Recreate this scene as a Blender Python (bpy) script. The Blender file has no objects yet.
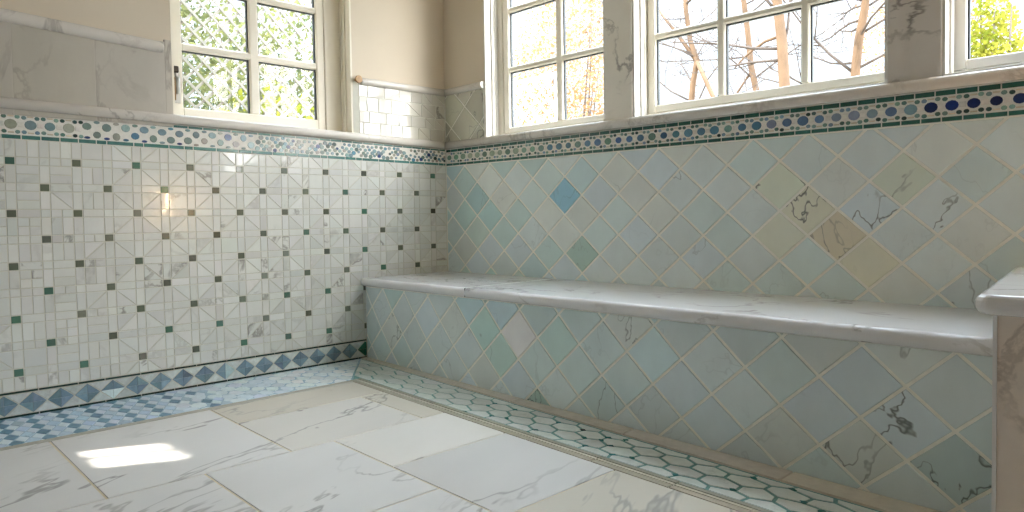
import bpy, math, random
from mathutils import Vector, Matrix

C = bpy.context.scene.collection
rnd = random.Random(7)

# ------------------------------------------------------------------ helpers
def lin(r, g, b, k=1.0):
    def f(c):
        c /= 255.0
        c = c / 12.92 if c <= 0.04045 else ((c + 0.055) / 1.055) ** 2.4
        return min(0.95, c / k)
    return (f(r), f(g), f(b))

def tag(o, label=None, cat=None, group=None, kind=None):
    if label: o['label'] = label
    if cat: o['category'] = cat
    if group: o['group'] = group
    if kind: o['kind'] = kind
    return o

def empty(name, loc=(0, 0, 0), parent=None):
    o = bpy.data.objects.new(name, None)
    o.location = loc
    o.empty_display_size = 0.1
    C.objects.link(o)
    if parent: o.parent = parent
    return o

class MB:
    """collects faces, then links them as one mesh object"""
    def __init__(s):
        s.v = []; s.f = []; s.m = []; s.tint = []; s.aux = []; s.smooth = []
    def face(s, idx, m=0, tint=(1, 1, 1), vein=1.0, off=0.0, smooth=False):
        s.f.append(tuple(idx)); s.m.append(m); s.tint.append(tint); s.aux.append((vein, off)); s.smooth.append(smooth)
    def verts(s, pts):
        n = len(s.v); s.v.extend([tuple(p) for p in pts]); return range(n, n + len(pts))
    def box(s, lo, hi, mp=None, m=0, bev=0.0, **k):
        (x0, y0, z0), (x1, y1, z1) = lo, hi
        if bev <= 0:
            P = [(x0,y0,z0),(x1,y0,z0),(x1,y1,z0),(x0,y1,z0),(x0,y0,z1),(x1,y0,z1),(x1,y1,z1),(x0,y1,z1)]
            if mp: P = [mp(*p) for p in P]
            i = list(s.verts(P))
            for q in ((0,3,2,1),(4,5,6,7),(0,1,5,4),(1,2,6,5),(2,3,7,6),(3,0,4,7)):
                s.face([i[j] for j in q], m, **k)
            return
        b = min(bev, (x1-x0)*.49, (y1-y0)*.49, (z1-z0)*.49)
        # chamfered box: 24 verts
        P = {}
        pts = []
        for sx in (0, 1):
            for sy in (0, 1):
                for sz in (0, 1):
                    X, Y, Z = (x0, x1)[sx], (y0, y1)[sy], (z0, z1)[sz]
                    ix, iy, iz = X + (b if sx == 0 else -b), Y + (b if sy == 0 else -b), Z + (b if sz == 0 else -b)
                    for a, p in (('x', (X, iy, iz)), ('y', (ix, Y, iz)), ('z', (ix, iy, Z))):
                        P[(sx, sy, sz, a)] = len(pts); pts.append(p)
        if mp: pts = [mp(*p) for p in pts]
        base = s.verts(pts)[0]
        g = lambda *t: base + P[t]
        F = []
        for d in (0, 1):
            q = [g(d,0,0,'x'), g(d,1,0,'x'), g(d,1,1,'x'), g(d,0,1,'x')]; F.append(q if d else q[::-1])
            q = [g(0,d,0,'y'), g(0,d,1,'y'), g(1,d,1,'y'), g(1,d,0,'y')]; F.append(q if d else q[::-1])
            q = [g(0,0,d,'z'), g(1,0,d,'z'), g(1,1,d,'z'), g(0,1,d,'z')]; F.append(q if d else q[::-1])
        for a in (0, 1):
            for c in (0, 1):
                fl = (a == c)
                q = [g(a,c,0,'x'), g(a,c,0,'y'), g(a,c,1,'y'), g(a,c,1,'x')]; F.append(q[::-1] if fl else q)
                q = [g(a,0,c,'x'), g(a,1,c,'x'), g(a,1,c,'z'), g(a,0,c,'z')]; F.append(q if not fl else q[::-1])
                q = [g(0,a,c,'y'), g(1,a,c,'y'), g(1,a,c,'z'), g(0,a,c,'z')]; F.append(q if fl else q[::-1])
        for a in (0, 1):
            for c in (0, 1):
                for e in (0, 1):
                    q = [g(a,c,e,'x'), g(a,c,e,'y'), g(a,c,e,'z')]; F.append(q if (a + c + e) % 2 else q[::-1])
        for q in F: s.face(q, m, **k)
    def prism(s, poly, z0, z1, mp=None, m=0, **k):
        """poly CCW in (a,b); extruded along third axis"""
        n = len(poly)
        P = [(a, b, z0) for a, b in poly] + [(a, b, z1) for a, b in poly]
        if mp: P = [mp(*p) for p in P]
        i = list(s.verts(P))
        s.face(i[:n][::-1], m, **k); s.face(i[n:], m, **k)
        for j in range(n):
            s.face((i[j], i[(j+1) % n], i[n + (j+1) % n], i[n + j]), m, **k)
    def sweep(s, prof, pts, m=0, smooth=True, cap=True, flat=1e9, **k):
        """prof: list of functions/points already placed: rings = list of lists of 3-D points"""
        rings = [list(s.verts(r)) for r in pts]
        n = len(rings[0])
        for a, b in zip(rings, rings[1:]):
            for j in range(n):
                sm = smooth and (Vector(s.v[a[j]]) - Vector(s.v[a[(j+1) % n]])).length < flat
                s.face((a[j], a[(j+1) % n], b[(j+1) % n], b[j]), m, smooth=sm, **k)
        if cap:
            s.face(rings[0][::-1], m, **k); s.face(rings[-1], m, **k)
    def tube(s, pts, radii, n=6, m=0, **k):
        pts = [Vector(p) for p in pts]
        rings = []
        ref = Vector((0.31, 0.82, 0.12))
        for i, p in enumerate(pts):
            d = (pts[min(i+1, len(pts)-1)] - pts[max(i-1, 0)]).normalized()
            u = d.cross(ref).normalized(); w = d.cross(u)
            rings.append([p + radii[i] * (math.cos(2*math.pi*j/n) * u + math.sin(2*math.pi*j/n) * w) for j in range(n)])
        s.sweep(None, rings, m, True, True, **k)
    def build(s, name, mats, parent=None, fix=False):
        me = bpy.data.meshes.new(name)
        me.from_pydata(s.v, [], s.f)
        if not isinstance(mats, (list, tuple)): mats = [mats]
        for m in mats: me.materials.append(m)
        me.polygons.foreach_set('material_index', s.m)
        me.polygons.foreach_set('use_smooth', s.smooth)
        ca = me.attributes.new('tint', 'FLOAT_COLOR', 'CORNER')
        cb = me.attributes.new('aux', 'FLOAT_COLOR', 'CORNER')
        A = []; B = []
        for p in me.polygons:
            t = s.tint[p.index]; x = s.aux[p.index]
            for _ in range(p.loop_total):
                A.extend((t[0], t[1], t[2], 1.0)); B.extend((x[0], x[1], 0.0, 1.0))
        ca.data.foreach_set('color', A); cb.data.foreach_set('color', B)
        me.update()
        if fix:
            import bmesh
            bm = bmesh.new(); bm.from_mesh(me); bmesh.ops.recalc_face_normals(bm, faces=bm.faces); bm.to_mesh(me); bm.free()
        o = bpy.data.objects.new(name, me)
        C.objects.link(o)
        if parent:
            o.parent = parent
            o.matrix_parent_inverse = Matrix.Translation(parent.location).inverted()
        return o

def clip(poly, planes):
    for nx, ny, c in planes:
        out = []
        n = len(poly)
        for i in range(n):
            p, q = poly[i], poly[(i+1) % n]
            dp, dq = nx*p[0] + ny*p[1] - c, nx*q[0] + ny*q[1] - c
            if dp <= 0: out.append(p)
            if (dp < 0 < dq) or (dq < 0 < dp):
                t = dp / (dp - dq)
                out.append((p[0] + t*(q[0]-p[0]), p[1] + t*(q[1]-p[1])))
        poly = out
        if len(poly) < 3: return []
    # drop near-duplicate points
    res = []
    for p in poly:
        if not res or abs(p[0]-res[-1][0]) + abs(p[1]-res[-1][1]) > 1e-5: res.append(p)
    if len(res) > 1 and abs(res[0][0]-res[-1][0]) + abs(res[0][1]-res[-1][1]) <= 1e-5: res.pop()
    return res if len(res) >= 3 else []

def area(p):
    return 0.5 * sum(p[i][0]*p[(i+1) % len(p)][1] - p[(i+1) % len(p)][0]*p[i][1] for i in range(len(p)))

def inset(poly, d):
    if d <= 0: return poly
    n = len(poly); planes = []
    for i in range(n):
        p, q = poly[i], poly[(i+1) % n]
        ex, ey = q[0]-p[0], q[1]-p[1]; L = math.hypot(ex, ey)
        if L < 1e-7: continue
        nx, ny = ey/L, -ex/L            # outward for CCW
        planes.append((nx, ny, nx*p[0] + ny*p[1] - d))
    return clip(poly, planes)

def rect(a0, a1, b0, b1):
    return [(a0, b0), (a1, b0), (a1, b1), (a0, b1)]

def region(a0, a1, b0, b1):
    return [(-1, 0, -a0), (1, 0, a1), (0, -1, -b0), (0, 1, b1)]

def tile(mb, poly, mp, gap, h=0.003, bev=0.0015, m=0, tint=(1, 1, 1), vein=0.0, planes=None, tilt=0.0, amin=2e-5):
    if area(poly) < 0: poly = poly[::-1]
    if planes: poly = clip(poly, planes)
    if len(poly) < 3: return
    lo = inset(poly, gap * .5)
    if len(lo) < 3 or area(lo) < amin: return
    hi = inset(lo, bev)
    if len(hi) < 3: return
    off = rnd.random()
    ca = sum(p[0] for p in hi)/len(hi); cb = sum(p[1] for p in hi)/len(hi)
    ta, tb = rnd.gauss(0, tilt), rnd.gauss(0, tilt)
    if len(lo) != len(hi):
        hi = None
    n = len(lo)
    if hi is None:
        i = list(mb.verts([mp(a, b, h + ta*(a-ca) + tb*(b-cb)) for a, b in lo])); j = list(mb.verts([mp(a, b, 0) for a, b in lo]))
    else:
        i = list(mb.verts([mp(a, b, h + ta*(a-ca) + tb*(b-cb)) for a, b in hi])); j = list(mb.verts([mp(a, b, 0) for a, b in lo]))
    mb.face(i, m, tint, vein, off)
    for q in range(n):
        mb.face((j[q], j[(q+1) % n], i[(q+1) % n], i[q]), m, tint, vein, off)

def ngon(ca, cb, ra, rb, n=10, ph=0.0):
    return [(ca + ra*math.cos(2*math.pi*i/n + ph), cb + rb*math.sin(2*math.pi*i/n + ph)) for i in range(n)]

def jit(c, s=.04, h=.012):
    k = 1 + rnd.gauss(0, s)
    return tuple(max(0.004, min(.95, x*k*(1 + rnd.gauss(0, h)))) for x in c)

# ------------------------------------------------------------------ materials
def nodes(name):
    m = bpy.data.materials.new(name); m.use_nodes = True
    nt = m.node_tree; nt.nodes.clear()
    out = nt.nodes.new('ShaderNodeOutputMaterial')
    return m, nt, out

def plain(name, col, rough=.5, metal=0.0, noise=0.06, scale=8.0, bump=0.0, spec=.5, coat=0.0):
    m, nt, out = nodes(name)
    N = nt.nodes.new; L = nt.links.new
    b = N('ShaderNodeBsdfPrincipled')
    tc = N('ShaderNodeTexCoord'); no = N('ShaderNodeTexNoise')
    no.inputs['Scale'].default_value = scale; no.inputs['Detail'].default_value = 4
    L(tc.outputs['Object'], no.inputs['Vector'])
    mr = N('ShaderNodeMapRange')
    mr.inputs[1].default_value = .25; mr.inputs[2].default_value = .75
    mr.inputs[3].default_value = 1 - noise; mr.inputs[4].default_value = 1 + noise
    L(no.outputs['Fac'], mr.inputs[0])
    mx = N('ShaderNodeVectorMath'); mx.operation = 'SCALE'
    mx.inputs[0].default_value = col
    L(mr.outputs[0], mx.inputs['Scale'])
    L(mx.outputs[0], b.inputs['Base Color'])
    b.inputs['Roughness'].default_value = rough
    b.inputs['Metallic'].default_value = metal
    b.inputs['Specular IOR Level'].default_value = spec
    b.inputs['Coat Weight'].default_value = coat
    if bump:
        bp = N('ShaderNodeBump'); bp.inputs['Strength'].default_value = bump; bp.inputs['Distance'].default_value = .002
        L(no.outputs['Fac'], bp.inputs['Height']); L(bp.outputs[0], b.inputs['Normal'])
    L(b.outputs[0], out.inputs[0])
    return m

def marble(name, rough=.2, vein_col=(.12, .12, .12), vein_scale=2.2, width=.035, amount=.8, mott=.07, mscale=3.0, base=None,
           stretch=(1, 1, 1), patch=.5, coat=0.0, fine=0.0, rotz=0.0, spec=.5, vdet=6, vdist=.5):
    """polished stone: tint attribute (or base) with mottling and thin branching veins; aux.x = vein amount, aux.y = per-tile offset"""
    m, nt, out = nodes(name)
    N = nt.nodes.new; L = nt.links.new
    b = N('ShaderNodeBsdfPrincipled')
    tc = N('ShaderNodeTexCoord')
    at = N('ShaderNodeAttribute'); at.attribute_name = 'tint'
    ax = N('ShaderNodeAttribute'); ax.attribute_name = 'aux'
    sp = N('ShaderNodeSeparateXYZ'); L(ax.outputs['Vector'], sp.inputs[0])
    k = N('ShaderNodeMath'); k.operation = 'MULTIPLY'; k.inputs[1].default_value = 61.0
    L(sp.outputs['Y'], k.inputs[0])
    cb = N('ShaderNodeCombineXYZ')
    for i in range(3): L(k.outputs[0], cb.inputs[i])
    mr_ = N('ShaderNodeMapping'); mr_.inputs['Rotation'].default_value = (0, 0, rotz); L(tc.outputs['Object'], mr_.inputs['Vector'])
    mp = N('ShaderNodeMapping'); mp.inputs['Scale'].default_value = stretch; L(mr_.outputs[0], mp.inputs['Vector'])
    ad = N('ShaderNodeVectorMath'); ad.operation = 'ADD'
    L(mp.outputs[0], ad.inputs[0]); L(cb.outputs[0], ad.inputs[1])
    # mottling
    n1 = N('ShaderNodeTexNoise'); n1.inputs['Scale'].default_value = mscale; n1.inputs['Detail'].default_value = 5
    n1.inputs['Roughness'].default_value = .6
    L(ad.outputs[0], n1.inputs['Vector'])
    r1 = N('ShaderNodeMapRange'); r1.inputs[1].default_value = .3; r1.inputs[2].default_value = .7
    r1.inputs[3].default_value = 1 - mott; r1.inputs[4].default_value = 1 + mott * .6
    L(n1.outputs['Fac'], r1.inputs[0])
    # veins: |noise - .5| near zero, broken up by a second noise
    n2 = N('ShaderNodeTexNoise'); n2.inputs['Scale'].default_value = vein_scale; n2.inputs['Detail'].default_value = vdet
    n2.inputs['Roughness'].default_value = .58; n2.inputs['Distortion'].default_value = vdist
    L(ad.outputs[0], n2.inputs['Vector'])
    s1 = N('ShaderNodeMath'); s1.operation = 'SUBTRACT'; s1.inputs[1].default_value = .5; L(n2.outputs['Fac'], s1.inputs[0])
    s2 = N('ShaderNodeMath'); s2.operation = 'ABSOLUTE'; L(s1.outputs[0], s2.inputs[0])
    r2 = N('ShaderNodeMapRange'); r2.interpolation_type = 'SMOOTHSTEP'
    r2.inputs[1].default_value = 0; r2.inputs[2].default_value = width; r2.inputs[3].default_value = 1; r2.inputs[4].default_value = 0
    L(s2.outputs[0], r2.inputs[0])
    n3 = N('ShaderNodeTexNoise'); n3.inputs['Scale'].default_value = vein_scale * .9; n3.inputs['Detail'].default_value = 3
    a3 = N('ShaderNodeVectorMath'); a3.operation = 'ADD'; a3.inputs[1].default_value = (13.1, 7.7, 3.3)
    L(ad.outputs[0], a3.inputs[0]); L(a3.outputs[0], n3.inputs['Vector'])
    r3 = N('ShaderNodeMapRange'); r3.interpolation_type = 'SMOOTHSTEP'
    r3.inputs[1].default_value = patch - .08; r3.inputs[2].default_value = patch + .15; r3.inputs[3].default_value = 0; r3.inputs[4].default_value = amount
    L(n3.outputs['Fac'], r3.inputs[0])
    v = N('ShaderNodeMath'); v.operation = 'MULTIPLY'; L(r2.outputs[0], v.inputs[0]); L(r3.outputs[0], v.inputs[1])
    v2 = N('ShaderNodeMath'); v2.operation = 'MULTIPLY'; L(v.outputs[0], v2.inputs[0]); L(sp.outputs['X'], v2.inputs[1])
    sc = N('ShaderNodeVectorMath'); sc.operation = 'SCALE'
    if base is None: L(at.outputs['Color'], sc.inputs[0])
    else:
        ml = N('ShaderNodeVectorMath'); ml.operation = 'MULTIPLY'; ml.inputs[1].default_value = base
        L(at.outputs['Color'], ml.inputs[0]); L(ml.outputs[0], sc.inputs[0])
    L(r1.outputs[0], sc.inputs['Scale'])
    mix = N('ShaderNodeMix'); mix.data_type = 'RGBA'
    L(v2.outputs[0], mix.inputs[0]); L(sc.outputs[0], mix.inputs[6]); mix.inputs[7].default_value = (*vein_col, 1)
    L(mix.outputs[2], b.inputs['Base Color'])
    b.inputs['Roughness'].default_value = rough
    b.inputs['Specular IOR Level'].default_value = spec
    b.inputs['Coat Weight'].default_value = coat
    b.inputs['Coat Roughness'].default_value = .03
    L(b.outputs[0], out.inputs[0])
    return m

def emit(name, col, s):
    m, nt, out = nodes(name)
    e = nt.nodes.new('ShaderNodeEmission'); e.inputs[0].default_value = (*col, 1); e.inputs[1].default_value = s
    nt.links.new(e.outputs[0], out.inputs[0]); return m

def glass_mat():
    m, nt, out = nodes('window_glass')
    N = nt.nodes.new; L = nt.links.new
    t = N('ShaderNodeBsdfTransparent'); t.inputs[0].default_value = (.95, .96, .95, 1)
    g = N('ShaderNodeBsdfGlossy'); g.inputs['Roughness'].default_value = .02
    f = N('ShaderNodeFresnel')
    ge = N('ShaderNodeNewGeometry'); io = N('ShaderNodeMath'); io.operation = 'MULTIPLY_ADD'
    io.inputs[1].default_value = -.4499; io.inputs[2].default_value = 1.45
    L(ge.outputs['Backfacing'], io.inputs[0]); L(io.outputs[0], f.inputs[0])
    mx = N('ShaderNodeMixShader')
    L(f.outputs[0], mx.inputs[0]); L(t.outputs[0], mx.inputs[1]); L(g.outputs[0], mx.inputs[2]); L(mx.outputs[0], out.inputs[0])
    return m

def leaf_mat(name, col, col2, trans=.4):
    m, nt, out = nodes(name)
    N = nt.nodes.new; L = nt.links.new
    tc = N('ShaderNodeTexCoord'); no = N('ShaderNodeTexNoise'); no.inputs['Scale'].default_value = 2.5; no.inputs['Detail'].default_value = 5
    L(tc.outputs['Object'], no.inputs['Vector'])
    r = N('ShaderNodeValToRGB'); r.color_ramp.elements[0].position = .38; r.color_ramp.elements[1].position = .62
    r.color_ramp.elements[0].color = (*col, 1); r.color_ramp.elements[1].color = (*col2, 1)
    L(no.outputs['Fac'], r.inputs[0])
    d = N('ShaderNodeBsdfDiffuse'); tr = N('ShaderNodeBsdfTranslucent')
    L(r.outputs[0], d.inputs[0]); L(r.outputs[0], tr.inputs[0])
    mx = N('ShaderNodeMixShader'); mx.inputs[0].default_value = trans
    L(d.outputs[0], mx.inputs[1]); L(tr.outputs[0], mx.inputs[2]); L(mx.outputs[0], out.inputs[0])
    return m

M = {}
M['plaster'] = plain('cream_plaster', (.70, .62, .50), .75, noise=.03, scale=3)
M['dim'] = plain('grey_paint', (.34, .32, .30), .75, noise=.03, scale=3)
M['white'] = plain('white_paint', (.74, .72, .67), .6, noise=.02)
M['cream'] = plain('cream_paint', (.90, .85, .73), .42, noise=.02)
M['ceiling'] = plain('ceiling_paint', (.74, .72, .67), .8, noise=.02)
M['gasket'] = plain('dark_gasket', (.035, .045, .05), .5)
M['glass'] = glass_mat()
M['mosaic'] = marble('mosaic_marble', .18, (.22, .21, .19), 5.0, .05, .75, .04, 7.0, patch=.45, coat=.6)
M['grout_l'] = plain('mosaic_grout', lin(168, 168, 158, .62), .85, noise=.05, scale=40)
M['dots'] = marble('glazed_mosaic', .16, (.02, .03, .03), 30.0, .05, .3, .16, 40.0)
M['grout_d'] = plain('border_grout', (.80, .79, .74), .8, noise=.05, scale=60)
M['tile'] = marble('pale_blue_tile', .2, (.07, .085, .08), 3.2, .0085, .9, .07, 6.0, patch=.44, stretch=(1, 1, .7), vdet=4.6, vdist=.35)
M['grout_t'] = plain('diamond_grout', (.92, .92, .85), .85, noise=.05, scale=50)
M['slab'] = marble('white_marble', .11, (.24, .22, .20), 2.2, .022, .7, .05, 3.0, base=(.82, .82, .83), stretch=(1, 1.4, 2.2), patch=.5)
M['rail'] = marble('rail_marble', .25, (.25, .23, .21), 3.5, .03, .5, .04, 3.0, base=(.70, .67, .62), patch=.52)
M['panel'] = marble('panel_marble', .3, (.22, .19, .16), 2.6, .03, .55, .07, 4.0, base=(.56, .53, .47), stretch=(1, 1.6, .8), patch=.5)
M['pier'] = marble('pier_marble', .3, (.10, .09, .08), 3.0, .022, .8, .06, 4.0, base=(.72, .68, .62), patch=.5)
M['post'] = marble('post_marble', .3, (.26, .19, .14), 4.0, .04, .45, .08, 5.0, base=(.88, .79, .70), patch=.42)
M['floor'] = marble('floor_marble', .26, (.30, .29, .28), 2.6, .014, .75, .05, 2.2, base=(.80, .79, .77), stretch=(1.0, .30, 1), rotz=-.35, patch=.41, vdet=5, vdist=.35)
M['grout_f'] = plain('floor_grout', lin(172, 160, 135, .66), .9, noise=.05, scale=50)
M['fmos'] = marble('floor_mosaic', .25, (.05, .1, .1), 16.0, .04, .25, .10, 20.0)
M['grout_m'] = plain('floor_mosaic_grout', lin(112, 132, 144, .55), .85, noise=.08, scale=60)
M['grout_g'] = plain('teal_grout', lin(70, 102, 98, .5), .8, noise=.3, scale=60)
M['brass'] = plain('aged_brass', (.25, .16, .07), .35, 1.0)
M['chrome'] = plain('worn_chrome', (.55, .55, .53), .3, 1.0)
M['iron'] = plain('dark_iron', (.06, .05, .04), .5, .6)
M['wood'] = plain('light_wood', (.50, .30, .13), .45, noise=.15, scale=30)
M['joint'] = plain('dark_joint', (.05, .045, .04), .8)
M['ground'] = plain('garden_soil', (.30, .26, .19), .95, noise=.3, scale=2)
M['bark'] = plain('tan_bark', (.12, .072, .040), .9, noise=.25, scale=6)
M['twig'] = plain('grey_twig', (.08, .062, .052), .9, noise=.2, scale=6)
M['trel'] = plain('weathered_trellis', (.22, .21, .185), .8, noise=.12, scale=10)
M['wtrel'] = plain('white_trellis_paint', (.85, .85, .82), .7, noise=.05)
M['leaf_g'] = leaf_mat('green_leaf', (.09, .115, .06), (.22, .225, .09))
M['leaf_y'] = leaf_mat('yellow_green_leaf', (.17, .20, .025), (.36, .33, .06))
M['leaf_d'] = leaf_mat('dry_leaf', (.32, .17, .07), (.40, .27, .15))
M['outer'] = plain('outside_render', (.6, .58, .54), .9)
M['lamp'] = emit('lamp_glow', (1.0, .66, .34), 46.0)

# ------------------------------------------------------------------ wall coordinate maps
def mpL(a, b, h): return (h, a, b)                 # left wall: (y, z), room at +x
def mpB(a, b, h): return (a, -h, b)                # back wall: (x, z), room at -y
BENCH_Y = -0.584
def mpC(a, b, h): return (a, BENCH_Y - h, b)
FS = 0.022                                          # the floor falls gently to the right
def mpF(a, b, h): return (a, b, -FS * a + h)
def zrL(y): return 1.176 - .0165 * y                # underside of the marble rail on the left wall
def zbL(y): return 1.0755 - .0095 * y               # underside of the mosaic border on the left wall
def zrB(x): return 1.174 - .004 * x
def zbB(x): return 1.074 - .0075 * x
ROOM = dict(x1=4.2, y0=-3.3, z1=2.7)
ZO = 1.2                                            # window openings start here
ZT = 2.35
W1 = (-1.567, -.635); W2 = (.357, 1.22); W3 = (1.38, 2.48); W4 = (2.651, 3.6)
T = .16                                             # wall thickness

# ------------------------------------------------------------------ room shell
mb = MB()
for y0, y1, z0, z1 in ((-3.34, T, -.2, ZO), (-3.34, W1[0], ZO, 2.74), (W1[1], T, ZO, 2.74), (W1[0], W1[1], ZT, 2.74)):
    mb.box((-T, y0, z0), (0, y1, z1))
mb.box((-1.15, -2.05, -.46), (-T, -1.80, 3.4))          # added unseen wing wall, keeps sun from entering the left window
wall_left = tag(mb.build('wall_left', M['plaster']), kind='structure')
mb = MB()
for x0, x1, z0, z1 in ((0, 4.36, -.25, ZO), (0, W2[0], ZO, 2.74), (W2[1], W3[0], ZO, 2.74), (W3[1], W4[0], ZO, 2.74), (W4[1], 4.36, ZO, 2.74),
                       (W2[0], W2[1], ZT, 2.74), (W3[0], W3[1], ZT, 2.74), (W4[0], W4[1], ZT, 2.74)):
    mb.box((x0, 0, z0), (x1, T, z1))
wall_back = tag(mb.build('wall_back', M['plaster']), kind='structure')
# walls behind the camera, with an added opening cut to throw the floor's sun patch
X1 = ROOM['x1']; Y0 = ROOM['y0']
mb = MB()
mb.box((X1, Y0, -.25), (X1 + T, 0, 2.74))
tag(mb.build('wall_right', M['dim']), kind='structure')
mb = MB()
SX = ((.086, .172), (.186, .304)); SZ = (1.075, 1.30)
yy0, yy1 = Y0 - .02, Y0
mb.box((0, yy0, -.25), (X1 + T, yy1, SZ[0])); mb.box((0, yy0, SZ[1]), (X1 + T, yy1, 2.74))
mb.box((0, yy0, SZ[0]), (SX[0][0], yy1, SZ[1])); mb.box((SX[0][1], yy0, SZ[0]), (SX[1][0], yy1, SZ[1])); mb.box((SX[1][1], yy0, SZ[0]), (X1 + T, yy1, SZ[1]))
tag(mb.build('wall_front', M['dim']), kind='structure')
mb = MB(); mb.box((-T, Y0 - .04, 2.7), (X1 + T, T, 2.86))
tag(mb.build('ceiling', M['ceiling']), kind='structure')

# ------------------------------------------------------------------ floor
mb = MB()
def fquad(m, x0, x1, yf0, yf1, h, tint=(1, 1, 1)):
    n = 12
    for i in range(n):
        a, b = x0 + (x1-x0)*i/n, x0 + (x1-x0)*(i+1)/n
        mb.face(list(mb.verts([mpF(a, yf0(a), h), mpF(b, yf0(b), h), mpF(b, yf1(b), h), mpF(a, yf1(a), h)])), m, tint, 0)
mb.prism([(0, Y0), (X1, Y0), (X1, 0), (0, 0)], -.22, -.10, m=0)
i = list(mb.verts([mpF(0, Y0, 0), mpF(X1, Y0, 0), mpF(X1, 0, 0), mpF(0, 0, 0), (0, Y0, -.1), (X1, Y0, -.1), (X1, 0, -.1), (0, 0, -.1)]))
mb.face((i[0], i[1], i[2], i[3]), 0); mb.face((i[4], i[5], i[1], i[0]), 0); mb.face((i[5], i[6], i[2], i[1]), 0); mb.face((i[6], i[7], i[3], i[2]), 0); mb.face((i[7], i[4], i[0], i[3]), 0)
slabs = [(.43, 1.13, -2.75, -2.172), (.43, 1.13, -3.3, -2.75), (.43, 1.13, -2.172, -1.61), (.69, 1.13, -1.61, -1.06), (.43, .69, -1.61, -.93), (.69, 1.13, -1.06, -.93),
         (1.13, 1.73, -1.9, -1.45), (1.13, 1.73, -2.5, -1.9), (1.13, 1.73, -3.3, -2.5), (1.13, 1.49, -1.45, -.9), (1.49, 2.0, -1.45, -.9), (2.0, 2.6, -1.45, -.9),
         (2.6, 3.2, -1.45, -.9), (3.2, 4.2, -1.45, -.9), (1.73, 2.3, -2.0, -1.45), (1.73, 2.3, -2.6, -2.0), (1.73, 2.3, -3.3, -2.6), (2.3, 2.9, -2.2, -1.45), (2.3, 2.9, -3.3, -2.2),
         (2.9, 3.5, -2.4, -1.45), (2.9, 3.5, -3.3, -2.4), (3.5, 4.2, -2.3, -1.45), (3.5, 4.2, -3.3, -2.3)]
def yin(x): return -.928 - .016 * x                 # inner edge of the border along the bench
for k, (a0, a1, b0, b1) in enumerate(slabs):
    t = jit((1.0, .99, .98), .025, .006)
    if b1 > -1.0: t = (t[0]*.85, t[1]*.80, t[2]*.70)  # dimmer, warmer light along the border, painted into the slab tint
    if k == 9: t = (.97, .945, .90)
    if k == 3: t = (t[0]*.94, t[1]*.91, t[2]*.86)  # milder step of the same painted falloff
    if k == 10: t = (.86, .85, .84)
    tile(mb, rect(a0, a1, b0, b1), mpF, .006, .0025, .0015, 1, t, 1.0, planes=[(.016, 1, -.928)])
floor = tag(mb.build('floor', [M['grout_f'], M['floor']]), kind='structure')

# left-hand border of small blue rhombi, turning into pale cells near the corner
def yout(x): return -.620 - .024 * x
blue1 = lin(92, 120, 138, .58); blue2 = lin(156, 174, 190, .60); pale = lin(178, 190, 203, .60); white_c = lin(190, 198, 200, .62); teal = lin(70, 112, 112, .5)
mb = MB()
LB = [(1, 0, .405), (-1, 0, -.004), (0, -1, 3.3)]
mb.face(list(mb.verts([mpF(0, Y0, .001), mpF(.41, Y0, .001), mpF(.41, -.93, .001), mpF(0, -.62, .001)])), 0)
pa, pb = .091, .099
def cornercut(poly): return clip(poly, [( .31, .41, .31*.0 + .41*-.625)])
for i in range(-1, 6):
    for j in range(0, 30):
        cx, cy = .013 + pa * i, -3.25 + pb * j
        far = (-1.62 - cy) / .35 + rnd.uniform(-.4, .4)
        if far > 0:
            for (dx, dy, col) in ((0, 0, blue1), (0, pb/2, blue2)):
                c = jit(col, .10, .02)
                po = [(cx + dx + pa*.5, cy + dy), (cx + dx, cy + dy + pb*.27), (cx + dx - pa*.5, cy + dy), (cx + dx, cy + dy - pb*.27)]
                tile(mb, cornercut(po), mpF, .005, .0026, .001, 1, c, 1.0, planes=LB) if cornercut(po) else None
            for dy in (pb*.25, pb*.75):
                po = [(cx + pa*.98, cy + dy), (cx + pa/2, cy + dy + pb*.235), (cx + pa*.02, cy + dy), (cx + pa/2, cy + dy - pb*.235)]
                if cornercut(po): tile(mb, cornercut(po), mpF, .004, .0026, .001, 1, jit(pale, .035, .01), .5, planes=LB)
        else:
            for q in (0, 1):
                c0, c1 = cx + (pa/2 if q else 0), cy + (pb/2 if q else 0)
                po = [(c0 + pa*.49, c1 + pb*.12), (c0 + pa*.2, c1 + pb*.36), (c0 - pa*.2, c1 + pb*.36), (c0 - pa*.49, c1 + pb*.12), (c0 - pa*.49, c1 - pb*.12), (c0 - pa*.2, c1 - pb*.36), (c0 + pa*.2, c1 - pb*.36), (c0 + pa*.49, c1 - pb*.12)]
                po = [(a + rnd.gauss(0, .004), b + rnd.gauss(0, .004)) for a, b in po]
                if area(po) < 0: po = po[::-1]
                if cornercut(po): tile(mb, cornercut(po), mpF, .011, .0026, .001, 1, jit(white_c if cy > -1.2 else pale, .06, .015), .6, planes=LB)
border_l = mb.build('mosaic_border', [M['grout_m'], M['fmos']], floor)
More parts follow.
